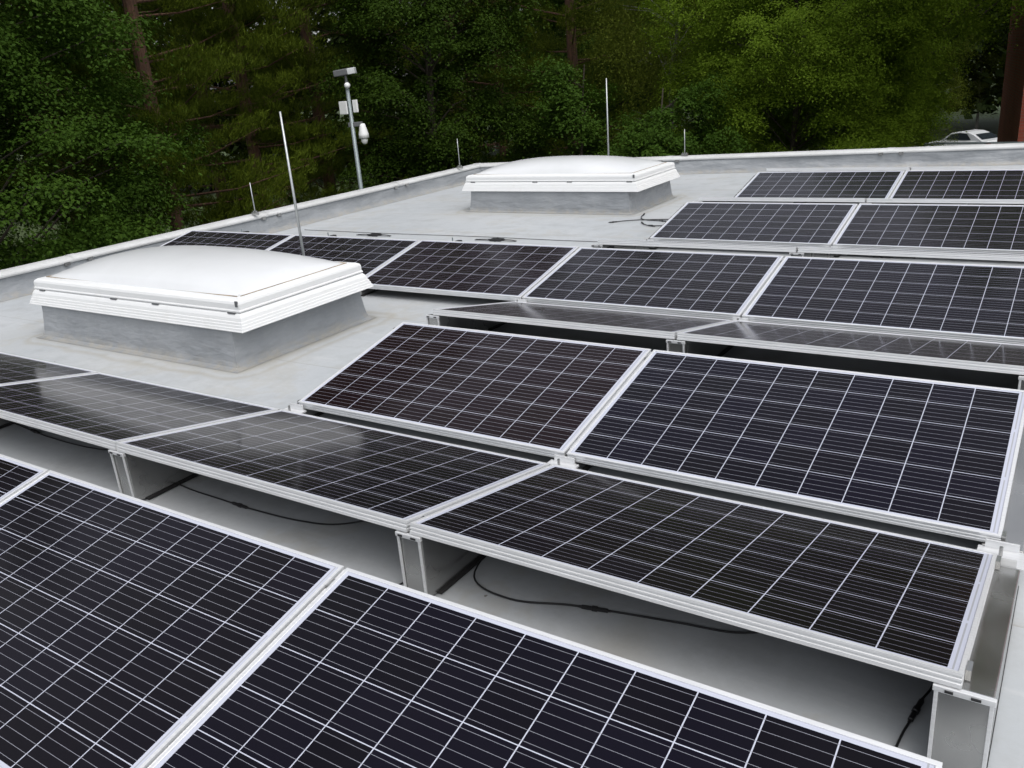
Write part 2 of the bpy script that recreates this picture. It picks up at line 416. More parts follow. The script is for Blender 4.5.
parapet('parapet', PA, PB, 'long white capped parapet along the left edge of the roof, in front of the trees', [2.2, 5.1, 8.0, 10.95, 13.6, 16.2], 3)
parapet('parapet', PB, PC, 'white capped parapet across the back of the roof with creased grey membrane below it', [3.45, 6.6, 9.6, 12.6, 15.6], 8)

# ------------------------------------------------------------------ solar panels
def build_panel():
    t = bpy.data.objects.new('solar_panel', None); C.objects.link(t); t.empty_display_size = .2
    f = MB()
    prof = [(0, 0), (0, -.0075), (.0022, -.009), (.0022, -.0135), (0, -.015), (0, -.0205), (.0022, -.022), (.0022, -.0265), (0, -.028), (0, -.038), (.024, -.038), (.024, -.0365), (.002, -.0365),
            (.004, -.008), (.0105, -.008), (.0115, -.0025), (.0115, -.0008), (.0105, 0)]
    f.ring(prof, 0, PL, 0, W)
    f.build('frame', M['alu'], t)
    g = MB(); g.box(.009, PL-.009, .009, W-.009, -.0075, -.003); g.build('glass_face', M['glass'], t)
    b = MB(); b.box(PL/2-.055, PL/2+.055, W-.17, W-.06, -.026, -.0085); b.build('junction_box', M['black'], t, bevel=.003)
    return t
proto = build_panel()
used = [False]
rnd = random.Random(5)
ROWS = {  # name: (low y, direction of rise +1/-1, low z)
}
wc = W*math.cos(TILT)
Yl = {'A': -2.2555, 'B': -.116, 'C': 0.0, 'D': 2.139, 'E': 2.2555, 'H': 4.395, 'F': 4.511, 'I': 6.650, 'G': 6.7665, 'J': 8.906}
ZL = .11
RISE = {'A': 1, 'B': -1, 'C': 1, 'D': -1, 'E': 1, 'H': -1, 'F': 1, 'I': -1, 'G': 1, 'J': -1}
def place_panel(row, k, label, group):
    p = proto if not used[0] else copy_tree(proto); used[0] = True
    j = rnd.uniform(-.0012, .0012)
    if RISE[row] > 0:
        p.location = (k*LP+(LP-PL)/2, Yl[row], ZL+j); p.rotation_euler = (TILT+rnd.uniform(-.0015, .0015), rnd.uniform(-.0008, .0008), 0)
    else:   # local y still runs away from the camera: starts at the high edge
        p.location = (k*LP+(LP-PL)/2, Yl[row]-wc, ZL+W*math.sin(TILT)+j); p.rotation_euler = (-TILT+rnd.uniform(-.0015, .0015), rnd.uniform(-.0008, .0008), 0)
    tag(p, label, 'solar panel', group)
    tone = {('C', 0): (1.9, 1.0, .85, 1), ('E', -1): (2.2, 1.35, 1.0, 1), ('C', 1): (.85, .85, 1.25, 1), ('E', 1): (.8, .85, 1.2, 1)}.get((row, k), (1, 1, 1, 1))  # row E tints put its uneven brown and blue reflections into the cell colour
    for ch in p.children: ch.color = tone
    return p
PAN = {
 'A': ('front row of panels, tilted toward the viewer', [(-1, 'solar panel at the left edge of the front row, just its corner showing'), (0, 'big close solar panel left of the diagonal frame joint, bottom left corner'), (1, 'big close solar panel right of the diagonal frame joint, cut by the bottom edge')]),
 'B': ('second row of panels, raised near edge on metal supports', [(-2, 'solar panel mostly cut by the left edge, below and left of the near skylight'), (-1, 'solar panel mirroring the pale skylight, directly below the near skylight'), (0, 'solar panel between the two metal posts over the open gap, near left of centre'), (1, 'solar panel above the long black cable, its right end at the wide metal mount')]),
 'C': ('third row of panels, tilted toward the viewer', [(0, 'brownish black solar panel at the left end of its row, right of near skylight'), (1, 'large blue black solar panel at the right end of the third row')]),
 'D': ('fourth row of panels, seen nearly edge on', [(0, 'thin looking grey panel tipped away, right behind the brownish black one'), (1, 'thin looking grey panel tipped away, cut by the right edge, glint at its left corner')]),
 'E': ('fifth row of panels, the longest one in the middle distance', [(-3, 'leftmost solar panel of the long fifth row, its corner by the left parapet'), (-2, 'fifth row solar panel crossed by the tall thin rod behind the near skylight'), (-1, 'fifth row solar panel just right of the near skylight, near edge over bare roof'), (0, 'fifth row panel right behind the left end of the thin grey one'), (1, 'fifth row solar panel at the right, cut by the right edge')]),
 'H': ('sixth row of panels, only front frames visible', [(0, 'solar panel showing only its thin front frame, behind the middle of the fifth row'), (1, 'solar panel showing only its ribbed front frame, behind the right end of the fifth row')]),
 'F': ('seventh row of panels, tilted toward the viewer', [(0, 'far solar panel beside the loose black leads, right of the far skylight'), (1, 'far solar panel at the right edge in the second visible row from the back')]),
 'I': ('eighth row of panels, only front frames visible', [(0, 'solar panel showing only a frame line, behind the panel beside the loose leads'), (1, 'solar panel showing only a frame line at the right edge, second such line from back')]),
 'G': ('ninth row of panels, the farthest glass faces', [(0, 'left one of the two farthest solar panels, right of the far skylight'), (1, 'right one of the two farthest solar panels, cut by the right edge')]),
 'J': ('tenth row of panels, only a white frame line before the back parapet', [(0, 'solar panel showing just a white frame line behind the left one of the farthest panels'), (1, 'solar panel showing just a white frame line below the back parapet, right edge')]),
}
for r in 'ABCDEHFIGJ':
    g, lst = PAN[r]
    for k, lab in lst: place_panel(r, k, lab, g)

# ------------------------------------------------------------------ mounts: sheet metal wedges under every joint, a clamp at each low edge
hi = ZL+W*math.sin(TILT)
def wedge(mbx, ylow, rise, w0=.06, x=0):
    """closed box following the tilt of one panel; the steep end faces the open gap"""
    e = .040
    yh = ylow+rise*wc
    prof = [(ylow, ZL-e-.001), (yh+rise*.002, hi-e-.001), (yh+rise*.004, .012), (ylow, .012)]
    mbx.prism_x(prof, x-w0, x+w0)
def mount(k, vy, lo, hi_, label, lowy, highy):
    """lo/hi_: which sides of the valley carry a wedge (-1 = panel rising towards the camera, +1 = rising away)"""
    x = k*LP
    t = thing('panel_mount', (x, vy, 0), label, 'mount', 'sheet metal mounts under the panel joints')
    for side, y in ((-1, lowy), (1, highy)):
        if side not in lo: continue
        c = MB(); hw = .062 if k == 2 else .050; wedge(c, y-vy, side, hw); c.build('support_wedge', M['steel'], t, bevel=.004)
        # folded lip and clear clips on the high end
        yh = y-vy+side*wc; c = MB()
        c.box(-hw-.004, hw+.004, min(yh, yh+side*.014), max(yh, yh+side*.014), hi-.058, hi-.0415); c.build('folded_lip', M['alu'], t, bevel=.002)
        for sx in (-1, 1):
            c = MB(); c.box(sx*(hw-.004)-.0045, sx*(hw-.004)+.0045, min(yh+side*.005, yh+side*.012), max(yh+side*.005, yh+side*.012), .012, hi-.059); c.build('side_flange', M['alu'], t, bevel=.001)
        for a_, b_ in ((-.040, -.022), (.015, .036)):
            c = MB(); c.box(a_, b_, yh+side*.0142-.003, yh+side*.0142+.003, hi-.053, hi-.047); c.build('slot', M['black'], t)
        # middle clamp on the frames near each end of the joint
        for s in (.03, .93):
            yy = y-vy+side*wc*s; zz = ZL+W*math.sin(TILT)*s
            c = MB(); c.box(-.0062, .0062, yy-.02, yy+.02, zz-.034, zz-.006); c.build('clamp', M['steel'], t)
        c = MB()
        c.box(-.064, .064, min(y-vy, y-vy+side*(wc-.05)), max(y-vy, y-vy+side*(wc-.05)), .0045, .0115); c.build('rubber_mat', M['rubber'], t)
    # connecting bar across the valley with a bolted bracket
    if -1 in lo and 1 in lo:
        c = MB(); c.box(-.05, .05, lowy-vy-.01, highy-vy+.01, .05, ZL-.05); c.build('valley_bar', M['steel'], t)
        c = MB(); c.box(-.07, .07, -.053, .053, ZL-.049, ZL-.040); c.build('bracket', M['alu'], t, bevel=.0015)
        for sy in (-1, 1):
            c = MB(); c.box(-.05, .05, sy*.049-.004, sy*.049+.004, ZL-.040, ZL-.012); c.build('bracket_lip', M['alu'], t, bevel=.001)
        c = MB(); c.tube([(0, 0, ZL-.040), (0, 0, ZL-.004)], .006, 8); c.build('bolt', M['steel'], t)
    return t
where = {-3: 'at the far left end', -2: 'at the second joint from the left end', -1: 'at the joint right behind the near skylight', 0: 'in the middle', 1: 'at the joint on the right', 2: 'at the right end'}
def mid(a, b): return (Yl[a]+Yl[b])/2
for k, lab in ((-1, 'sheet metal mount under the far left joint of the front row'), (0, 'sheet metal mount under the left joint of the front row'), (1, 'sheet metal mount under the big diagonal joint of the front row'), (2, 'sheet metal mount under the right corner of the front row')):
    mount(k, Yl['A'], (1,), 0, lab, 0, Yl['A'])
mount(-2, Yl['B'], (-1,), 0, 'sheet metal mount outside the left edge under the end of the second row', Yl['B'], 0)
mount(-1, Yl['B'], (-1,), 0, 'sheet metal mount under the leftmost joint of the second row', Yl['B'], 0)
mount(0, mid('B', 'C'), (-1, 1), 0, 'metal post mount under the second row joint at the left', Yl['B'], Yl['C'])
mount(1, mid('B', 'C'), (-1, 1), 0, 'metal post mount under the joint over the open gap, near picture centre', Yl['B'], Yl['C'])
mount(2, mid('B', 'C'), (-1, 1), 0, 'wide sheet metal mount at the right end of the second row, bottom right corner', Yl['B'], Yl['C'])
mount(0, mid('D', 'E'), (-1, 1), 0, 'small post mount with black cap at the left end of the fourth row', Yl['D'], Yl['E'])
mount(1, mid('D', 'E'), (-1, 1), 0, 'small bright post mount under the joint of the fourth row', Yl['D'], Yl['E'])
mount(2, mid('D', 'E'), (-1, 1), 0, 'mount at the right end of the fourth and fifth rows', Yl['D'], Yl['E'])
for k, lab in ((-3, 'mount under the left end of the long fifth row by the left parapet'), (-2, 'mount under the fifth row joint hidden behind the near skylight'), (-1, 'mount under the fifth row joint just right of the near skylight')):
    mount(k, Yl['E'], (1,), 0, lab, 0, Yl['E'])
for (a, b, txt) in (('H', 'F', 'between the sixth and seventh rows'), ('I', 'G', 'between the eighth and ninth rows')):
    for k, wtx in ((0, 'left end mount'), (1, 'middle joint mount'), (2, 'right end mount')):
        mount(k, mid(a, b), (-1, 1), 0, f'{wtx} {txt} counted from the front', Yl[a], Yl[b])
for k, wtx in ((0, 'left end'), (1, 'middle'), (2, 'right end')):
    mount(k, Yl['J'], (-1,), 0, f'{wtx} mount of the last row before the back parapet', Yl['J'], 0)

# upright brackets with a black cap behind the left part of the fifth row
def ridge_bracket(x, y, label):
    t = thing('rail_bracket', (x, y, 0), label, 'bracket', 'small capped brackets behind the fifth row')
    c = MB(); c.box(-.06, .06, -.38, .12, .008, .022); c.build('base_rail', M['steel'], t)
    c = MB(); c.tube([(0, 0, .02), (0, 0, .235)], .006, 8); c.build('pin', M['galv'], t)
    c = MB(); c.box(-.045, -.03, -.02, .02, .022, .17); c.build('upright', M['steel'], t, bevel=.002)
    c = MB(); c.box(.055, .085, -.02, .02, .022, .18); c.build('upright', M['steel'], t, bevel=.002)
    c = MB(); c.box(.045, .095, -.03, .03, .175, .21); c.build('cap', M['black'], t, bevel=.006)
for x, l in ((-3*LP+.3, 'small capped bracket behind the leftmost panel of the fifth row by the left parapet'), (-2*LP+.02, 'small capped bracket behind the fifth row right of the tall thin rod'), (-LP+.02, 'small capped bracket behind the fifth row, in front of the far skylight left half'), (-.02, 'small capped bracket with thin pin in front of the far skylight right half')):
    ridge_bracket(x, 3.62, l)

# ------------------------------------------------------------------ skylights
def skylight(cx, cy, label):
    t = thing('skylight', (cx, cy, 0), label, 'skylight', 'domed rectangular skylights on the roof')
    HX, HY = 1.17, .635
    # kerb: membrane-wrapped box, flared at the foot
    c = MB(); prof = [(-.045, .002), (-.02, .006), (0, .018), (.010, .05), (.018, .11), (.028, .20), (.034, .30)]
    c.ring([(a+.0, z) for a, z in prof], -HX, HX, -HY, HY, closed=False)
    c.build('curb', M['flash'], t, smooth=False)
    HX2, HY2 = 1.275, .625
    c = MB()
    pr = [(.10, .262), (.0, .262), (.0, .268), (.004, .270), (.007, .285), (.011, .287), (.014, .303), (.018, .305), (.021, .321), (.026, .323), (.031, .345), (.040, .362), (.052, .374), (.1, .374)]
    c.ring([(a, z) for a, z in pr], -HX2, HX2, -HY2, HY2); c.build('skirt_frame', M['pvc'], t)
    c = MB()
    pr = [(.12, .3795), (.046, .3795), (.046, .388), (.052, .395), (.052, .43), (.058, .445), (.078, .456), (.112, .462), (.120, .455), (.13, .455), (.13, .43), (.12, .42)]
    c.ring(pr, -HX2, HX2, -HY2, HY2); c.build('top_frame', M['pvc'], t)
    c = MB(); NX, NY = 60, 34; ax, ay = HX2-.115, HY2-.115
    for j in range(NY+1):
        for i in range(NX+1):
            u, v = -1+2*i/NX, -1+2*j/NY
            h = (max(0, (1-abs(u)**2.3)*(1-abs(v)**2.2)))**.55
            c.v.append((u*ax, v*ay, .452+.160*h))
    for j in range(NY):
        for i in range(NX):
            a = j*(NX+1)+i; c.f.append((a, a+1, a+NX+2, a+NX+1)); c.mi.append(0)
    c.build('dome', M['dome'], t, smooth=True)
    c = MB(); c.ring([(.122, .4565), (.131, .4565), (.131, .4635), (.122, .4635)], -HX2, HX2, -HY2, HY2); c.build('seal', simple('grimy_seal', (.30, .24, .17), .8, scale=12, var=.4), t)
    for fx in (-.87, -.12, .27, .90):     # dark locking catches in the groove on the near side
        c = MB(); c.box(fx*HX2-.035, fx*HX2+.035, -HY2+.038, -HY2+.052, .368, .3795); c.build('catch', M['lampgrey'], t, bevel=.002)
    c = MB(); c.box(HX2-.085, HX2-.062, -HY2+.048, -HY2+.056, .415, .452); c.build('corner_bracket', M['lampgrey'], t)
    c = MB(); c.tube([(HX2-.12, -HY2+.12, .44), (HX2-.12, -HY2+.12, .475)], .01, 8); c.build('screw_cap', M['pvc'], t)
skylight(-2.235, 1.10, 'near domed white skylight on a grey curb, on the left between the panels')
skylight(-2.235, 6.93, 'far domed white skylight on a grey curb, in front of the back parapet')

# ------------------------------------------------------------------ lightning rods
def rod(x, y, top, r, label, base=True, zb=0.0, lean=(0, 0)):
    t = thing('lightning_rod', (x, y, zb), label, 'lightning rod')
    if base:
        c = MB(); c.tube([(0, 0, .004), (0, 0, .02), (0, 0, .08), (0, 0, .09)], [.15, .16, .14, .10], 24); c.build('concrete_foot', M['kerb'], t, smooth=False)
        c = MB(); c.tube([(0, 0, .09), (0, 0, .16)], r*1.9, 12); c.build('socket', M['galv'], t)
    else:
        c = MB(); c.box(-.05, .05, -.02, .02, .0, .035); c.tube([(-.03, 0, .035), (-.03, 0, .05)], .009, 8); c.tube([(.03, 0, .035), (.03, 0, .05)], .009, 8); c.build('clamp', M['steel'], t, bevel=.003)
    c = MB(); h = top-zb
    c.tube([(0, 0, .02), (lean[0]*.5, lean[1]*.5, h*.5), (lean[0], lean[1], h)], [r, r, r*.75], 10); c.build('rod', M['rod'], t, smooth=True)
    return t
rod(-1.93, 1.97, 1.54, .0110, 'tall thin metal rod standing behind the near skylight')
rod(-2.36, 8.3, 1.50, .0115, 'tall upright metal rod behind the far skylight', lean=(.02, 0))
rod(-5.30, 4.35, .66, .0075, 'short metal rod clamped to the left parapet, left of the tall one', base=False, zb=.262)
rod(-5.32, 8.72, .74, .0075, 'short metal rod on the left parapet near the back corner', base=False, zb=.262)
rod(-1.86, 9.88, .66, .0075, 'short metal rod on the back parapet right of the far skylight', base=False, zb=.262)

# ------------------------------------------------------------------ cables on the roof
def smooth_path(pts, n=8):
    P = [Vector(p) for p in pts]; P = [P[0]*2-P[1]]+P+[P[-1]*2-P[-2]]; out = []
    for i in range(1, len(P)-2):
        for k in range(n):
            t = k/n; a, b, c, d_ = P[i-1], P[i], P[i+1], P[i+2]
            out.append(.5*((2*b)+(c-a)*t+(2*a-5*b+4*c-d_)*t*t+(3*b-a-3*c+d_)*t**3))
    out.append(P[-2]); return out
def connector(p, ang, parent, L=.11, r=.0072):
    c = MB(); dx, dy = math.cos(ang), math.sin(ang); p = Vector(p); D = Vector((dx, dy, 0))
    c.tube([p-D*L/2, p-D*L*.42, p-D*L*.4, p-D*.01, p-D*.008, p+D*.008, p+D*.01, p+D*L*.4, p+D*L*.42, p+D*L/2], [r*.6, r*.6, r, r, r*1.35, r*1.35, r, r, r*.6, r*.6], 10)
    o = c.build('connector', M['black'], parent); return o
def cable(pts, conns, label, r=.0034, group='black cables lying on the roof under the panels'):
    P = [Vector(p) for p in pts]; o0 = P[0].copy(); o0.z = 0
    t = thing('cable', o0, label, 'cable', group)
    c = MB(); c.tube(smooth_path([p-o0 for p in P]), r, 8); c.build('wire', M['black'], t, smooth=True)
    for (i, f) in conns:
        a, b = P[i], P[i+1]; p = a.lerp(b, f)-o0; connector(p, math.atan2((b-a).y, (b-a).x), t)
cable([(-.50, -.25, .05), (-.45, -.5, .03), (-.214, -.729, .009), (.072, -.825, .009), (.413, -.842, .009), (.582, -.846, .010), (.869, -.827, .009), (1.065, -.763, .009), (1.3, -.6, .05)], [(4, .6)], 'black cable with a connector on the roof under the middle panel of the second row')
cable([(1.66, -.45, .09), (1.74, -.62, .06), (1.785, -.86, .02), (1.966, -.905, .009), (2.166, -.845, .009), (2.333, -.811, .010), (2.525, -.774, .009), (2.72, -.732, .009), (2.95, -.6, .04)], [(4, .5)], 'long black cable with connector, on the roof under the right panel of the second row')
cable([(-2.1, -.6, .02), (-1.827, -.688, .009), (-1.525, -.728, .009), (-1.157, -.757, .010), (-.792, -.745, .009), (-.628, -.688, .009), (-.5, -.5, .04)], [(2, .5)], 'black cable at the far left on the roof under the panel mirroring the skylight')
cable([(3.27, -.55, .10), (3.251, -.728, .03), (3.23, -.806, .012), (3.217, -.898, .010), (3.205, -.993, .009), (3.19, -1.25, .009)], [(2, .5)], 'short black cable with a thick connector beside the right end mount, bottom right')
cable([(.10, -1.13, .009), (.02, -1.0, .012), (-.05, -.8, .009)], [], 'stub of black cable beside the left post mount')
cable([(1.45, -1.25, .009), (1.56, -1.02, .009), (1.60, -.9, .03)], [], 'stub of black cable left of the post mount in the middle')
cable([(-4.9, 4.75, .009), (-3.6, 4.72, .009), (-2.2, 4.74, .009), (-1.0, 4.71, .009), (0, 4.74, .009)], [], 'thin cable running across the roof behind the fifth row', r=.003)
def lead(pts, label, conns): cable(pts, conns, label, r=.0055, group='loose black leads beside the far skylight')
lead([(-1.03, 5.74, .012), (-.85, 5.88, .012), (-.62, 5.95, .012), (-.30, 6.02, .012)], 'loose black lead pointing left, longest of the bundle beside the far skylight', [(0, .1)])
lead([(-.88, 6.29, .012), (-.82, 6.08, .012), (-.70, 5.93, .012), (-.42, 5.88, .012)], 'loose black lead curling up toward the far skylight', [(0, .1), (2, .8)])
lead([(-.66, 5.76, .012), (-.58, 5.66, .012), (-.46, 5.60, .012), (-.20, 5.66, .012)], 'loose black lead nearest the panel corner right of the far skylight', [(0, .1), (1, .9)])
for i, (x, lab) in enumerate(((-3.57, 'flat pair of black plugs on the roof behind the second panel of the fifth row'), (-1.82, 'flat pair of black plugs on the roof in front of the far skylight'), (-.10, 'flat pair of black plugs on the roof beside the far panel row start'), (2.06, 'flat pair of black plugs in the pale gap behind the fifth row, far right'))):
    t = thing('cable_plugs', (x, 4.6, 0), lab, 'connector', 'black plug pairs behind the fifth row')
    for e in (-.03, .03):
        c = MB(); c.tube(smooth_path([(-.28, e*.4, .006), (-.12, e, .01), (0, e, .012), (.14, e, .012), (.25, e*.3, .006)], 4), .004, 6); c.build('wire', M['black'], t)
        connector((0, e, .014), 0, t, .17, .013)

# ------------------------------------------------------------------ camera pole beyond the left parapet
t = thing('camera_pole', (-9.637, 10.874, GZ), 'grey steel pole with floodlight, junction box and white dome camera, standing before the pines', 'camera pole')
c = MB(); c.tube([(0, 0, 0), (0, 0, 3.2), (0, 0, 6.68)], [.062, .052, .038], 14); c.build('pole', M['galv'], t, smooth=True)
zt = -GZ+2.0
c = MB(); c.tube([(0, 0, 6.62), (0, 0, zt-.10)], .03, 10); c.build('stem', M['lampgrey'], t)
fl = MB(); fl.box(-.23, .06, -.10, .10, -.065, .065); fo = fl.build('floodlight', M['lampgrey'], t, bevel=.02); fo.rotation_euler = (0, R_(-5), R_(30)); fo.location = (0, 0, zt-.04)
fl = MB(); fl.box(.062, .22, -.09, .09, -.06, .06); f2 = fl.build('lamp_glass', M['glasslens'], t, bevel=.01); f2.rotation_euler = fo.rotation_euler; f2.location = fo.location
def ball(r, loc, mat, name, parent, sq=1, n=14):
    c = MB(); pts = [(0, 0, -r*sq*.999)]; 
    zs = [-r*sq+2*r*sq*i/n for i in range(n+1)]
    c.tube([(0, 0, z) for z in zs], [max(.002, math.sqrt(max(0, 1-(z/(r*sq))**2))*r) for z in zs], 16)
    o = c.build(name, mat, parent, smooth=True); o.location = loc; return o
ball(.062, (0.03, -.02, zt-.30), M['whiteplastic'], 'sensor_ball', t)
c = MB(); c.box(-.19, .02, -.12, -.085, zt-.86, zt-.60); c.build('junction_box', M['whiteplastic'], t, bevel=.01)
c = MB(); c.box(.05, .17, .03, .075, zt-.84, zt-.59); c.build('junction_box', M['whiteplastic'], t, bevel=.01)
c = MB(); c.box(-.08, .22, -.035, .035, zt-1.12, zt-1.03); o = c.build('bracket', M['lampgrey'], t, bevel=.008); o.rotation_euler = (0, 0, R_(35))
dx, dy = .21*math.cos(R_(35)), .21*math.sin(R_(35))
c = MB(); c.tube([(0, 0, zt-1.07), (0, 0, zt-1.10), (0, 0, zt-1.28), (0, 0, zt-1.36), (0, 0, zt-1.365)], [.045, .06, .105, .11, .075], 18); o = c.build('camera_housing', M['whiteplastic'], t, smooth=True); o.location = (dx, dy, 0)
c = MB(); c.tube([(0, 0, zt-1.36), (0, 0, zt-1.42), (0, 0, zt-1.47), (0, 0, zt-1.49)], [.07, .07, .05, .02], 18); o = c.build('camera_eye', M['whiteplastic'], t, smooth=True); o.location = (dx, dy, 0)

# ------------------------------------------------------------------ brick building on the right, railing, car
t = thing('brick_building', (1.694, 23.035, GZ), 'dark red brick building corner at the right edge behind the roof', 'building')
mb = MB()
pts = [(0, 0), (-.967, 5.943), (9.0, 9.5), (10.5, .9)]
hgt = 11.0
L0 = 0
for i in range(4):
    a, b = pts[i], pts[(i+1) % 4]; l = math.dist(a, b)
    mb.face([(*b, 0), (*a, 0), (*a, hgt), (*b, hgt)], uv=[(L0+l, 0), (L0, 0), (L0, hgt), (L0+l, hgt)]); L0 += l
mb.build('wall', M['brick'], t)
mb = MB(); mb.face([(p[0], p[1], hgt) for p in pts][::1]); mb.build('flat_roof', M['kerb'], t)
t = thing('metal_railing', (.2, 21.8, GZ), 'grey metal hand railing in front of the brick corner', 'railing')
c = MB()
for z in (3.95, 4.12): c.tube([(-.55, .3, z-.05), (.0, 0, z), (3.2, -.5, z)], .022, 8)
c.build('handrail', M['galv'], t)
for x in (-.5, .9, 2.2, 3.1):
    c = MB(); c.tube([(x, .25 if x < 0 else -x*.155, 0), (x, .25 if x < 0 else -x*.155, 4.12)], .022, 8); c.build('post', M['galv'], t)

def car(loc, rz, label):
    t = thing('parked_car', loc, label, 'car', rz=rz)
    paint = simple('silver_white_paint', (.62, .64, .65), .25, .1, var=.03)
    dark = simple('tinted_window', (.02, .025, .03), .08)
    # side profile stations along x (front = -x): half width, belt z, roof z
    st = [(-2.2, .70, .38, .55), (-2.1, .80, .25, .68), (-1.5, .88, .22, .82), (-.9, .90, .22, .92), (0, .90, .22, .94), (1.0, .90, .22, .95), (1.6, .89, .24, .98), (2.1, .84, .28, .96), (2.25, .74, .38, .80)]
    c = MB()
    def sec(x, hw, zb, zt_):
        return [(x, -hw*.92, zb), (x, -hw, zb+.12), (x, -hw, (zb+zt_)/2+.05), (x, -hw*.93, zt_-.05), (x, -hw*.8, zt_), (x, hw*.8, zt_), (x, hw*.93, zt_-.05), (x, hw, (zb+zt_)/2+.05), (x, hw, zb+.12), (x, hw*.92, zb)]
    for s in st: c.v += sec(*s)
    K = 10
    for i in range(len(st)-1):
        for k in range(K): c.f.append((i*K+k, i*K+(k+1) % K, (i+1)*K+(k+1) % K, (i+1)*K+k)); c.mi.append(0)
    c.f.append(tuple(range(K))); c.mi.append(0); c.f.append(tuple(range((len(st)-1)*K, len(st)*K))[::-1]); c.mi.append(0)
    c.build('body', paint, t, smooth=False, bevel=.03)
    c = MB()   # cabin shell
    cs = [(-.95, .78, .90, .91), (-.35, .70, .92, 1.33), (.2, .66, .92, 1.42), (.75, .66, .93, 1.40), (1.15, .70, .94, 1.28), (1.75, .78, .95, .97)]
    for x, hw, z0, z1 in cs: c.v += [(x, -hw-.06, z0), (x, -hw, z1-.03), (x, -hw+.08, z1), (x, hw-.08, z1), (x, hw, z1-.03), (x, hw+.06, z0)]
    for i in range(len(cs)-1):
        for k in range(5): c.f.append((i*6+k, i*6+k+1, (i+1)*6+k+1, (i+1)*6+k)); c.mi.append(0)
    c.build('roof', paint, t, bevel=.02)
    for sy in (-1, 1):
        c = MB(); q = [(-.62, .83, .97), (-.25, .755, 1.27), (.25, .715, 1.345), (.72, .715, 1.32), (1.05, .77, 1.0), (.98, .80, .97)]
        c.face([(x, sy*(y+.012), z) for x, y, z in q][::sy]); c.build('side_window', dark, t)
    c = MB(); c.face([(1.19, -.60, 1.26), (1.70, -.70, 1.0), (1.70, .70, 1.0), (1.19, .60, 1.26)]); o = c.build('rear_window', dark, t); o.location = (.012, 0, .03)
    c = MB(); c.face([(-.92, -.70, .95), (-.40, -.62, 1.30), (-.40, .62, 1.30), (-.92, .70, .95)]); o = c.build('windscreen', dark, t); o.location = (-.012, 0, .03)
    red = simple('red_tail_lamp', (.35, .01, .02), .2)
    for sy in (-1, 1):
        c = MB(); c.box(2.06, 2.235, min(sy*.50, sy*.865), max(sy*.50, sy*.865), .70, .86); c.build('tail_light', red, t, bevel=.02)
        for x in (-1.4, 1.35):
            wv = bpy.data.objects.new('wheel', None); C.objects.link(wv); wv.parent = t; wv.location = (x, sy*.80, .32)
            c = MB(); c.tube([(0, -.11, 0), (0, -.09, 0), (0, .09, 0), (0, .11, 0)], [.27, .32, .32, .27], 24); c.build('tyre', M['rubber'], wv)
            c = MB(); c.tube([(0, -.115, 0), (0, .115, 0)], [.2, .2], 20); c.build('rim', M['galv'], wv)
car((-3.15, 54.6, GZ+.004), R_(-32), 'silver white parked car beyond the back parapet, left of the brick corner')

# ------------------------------------------------------------------ trees
def leaf_mesh(cen, nrm, size, asp, seed, tri=False):
    rg = np.random.default_rng(seed); N = len(cen)
    nrm = nrm/np.maximum(np.linalg.norm(nrm, axis=1, keepdims=True), 1e-6)
    r = rg.normal(size=(N, 3)); t = np.cross(nrm, r); t /= np.maximum(np.linalg.norm(t, axis=1, keepdims=True), 1e-6); b = np.cross(nrm, t)
    s = (size*rg.uniform(.6, 1.25, N))[:, None]
    if tri:
        V = np.stack([cen-t*s*asp, cen+t*s*asp, cen+nrm*s*2.2], 1); k = 3
    else:   # kite, folded a little along the midrib
        V = np.stack([cen-b*s, cen+t*s*asp-b*s*.1+nrm*s*.18, cen+b*s*1.1-nrm*s*.2, cen-t*s*asp-b*s*.1+nrm*s*.18], 1); k = 4
    return V.reshape(-1, 3), k
def np_mesh(name, V, k, mat):
    me = bpy.data.meshes.new(name); n = len(V); nf = n//k
    me.vertices.add(n); me.vertices.foreach_set('co', V.astype(np.float32).ravel())
    me.loops.add(n); me.loops.foreach_set('vertex_index', np.arange(n, dtype=np.int32))
    me.polygons.add(nf); me.polygons.foreach_set('loop_start', np.arange(0, n, k, dtype=np.int32))
    try: me.polygons.foreach_set('loop_total', np.full(nf, k, dtype=np.int32))
    except Exception: pass
    me.materials.append(mat); me.update(calc_edges=True); return me
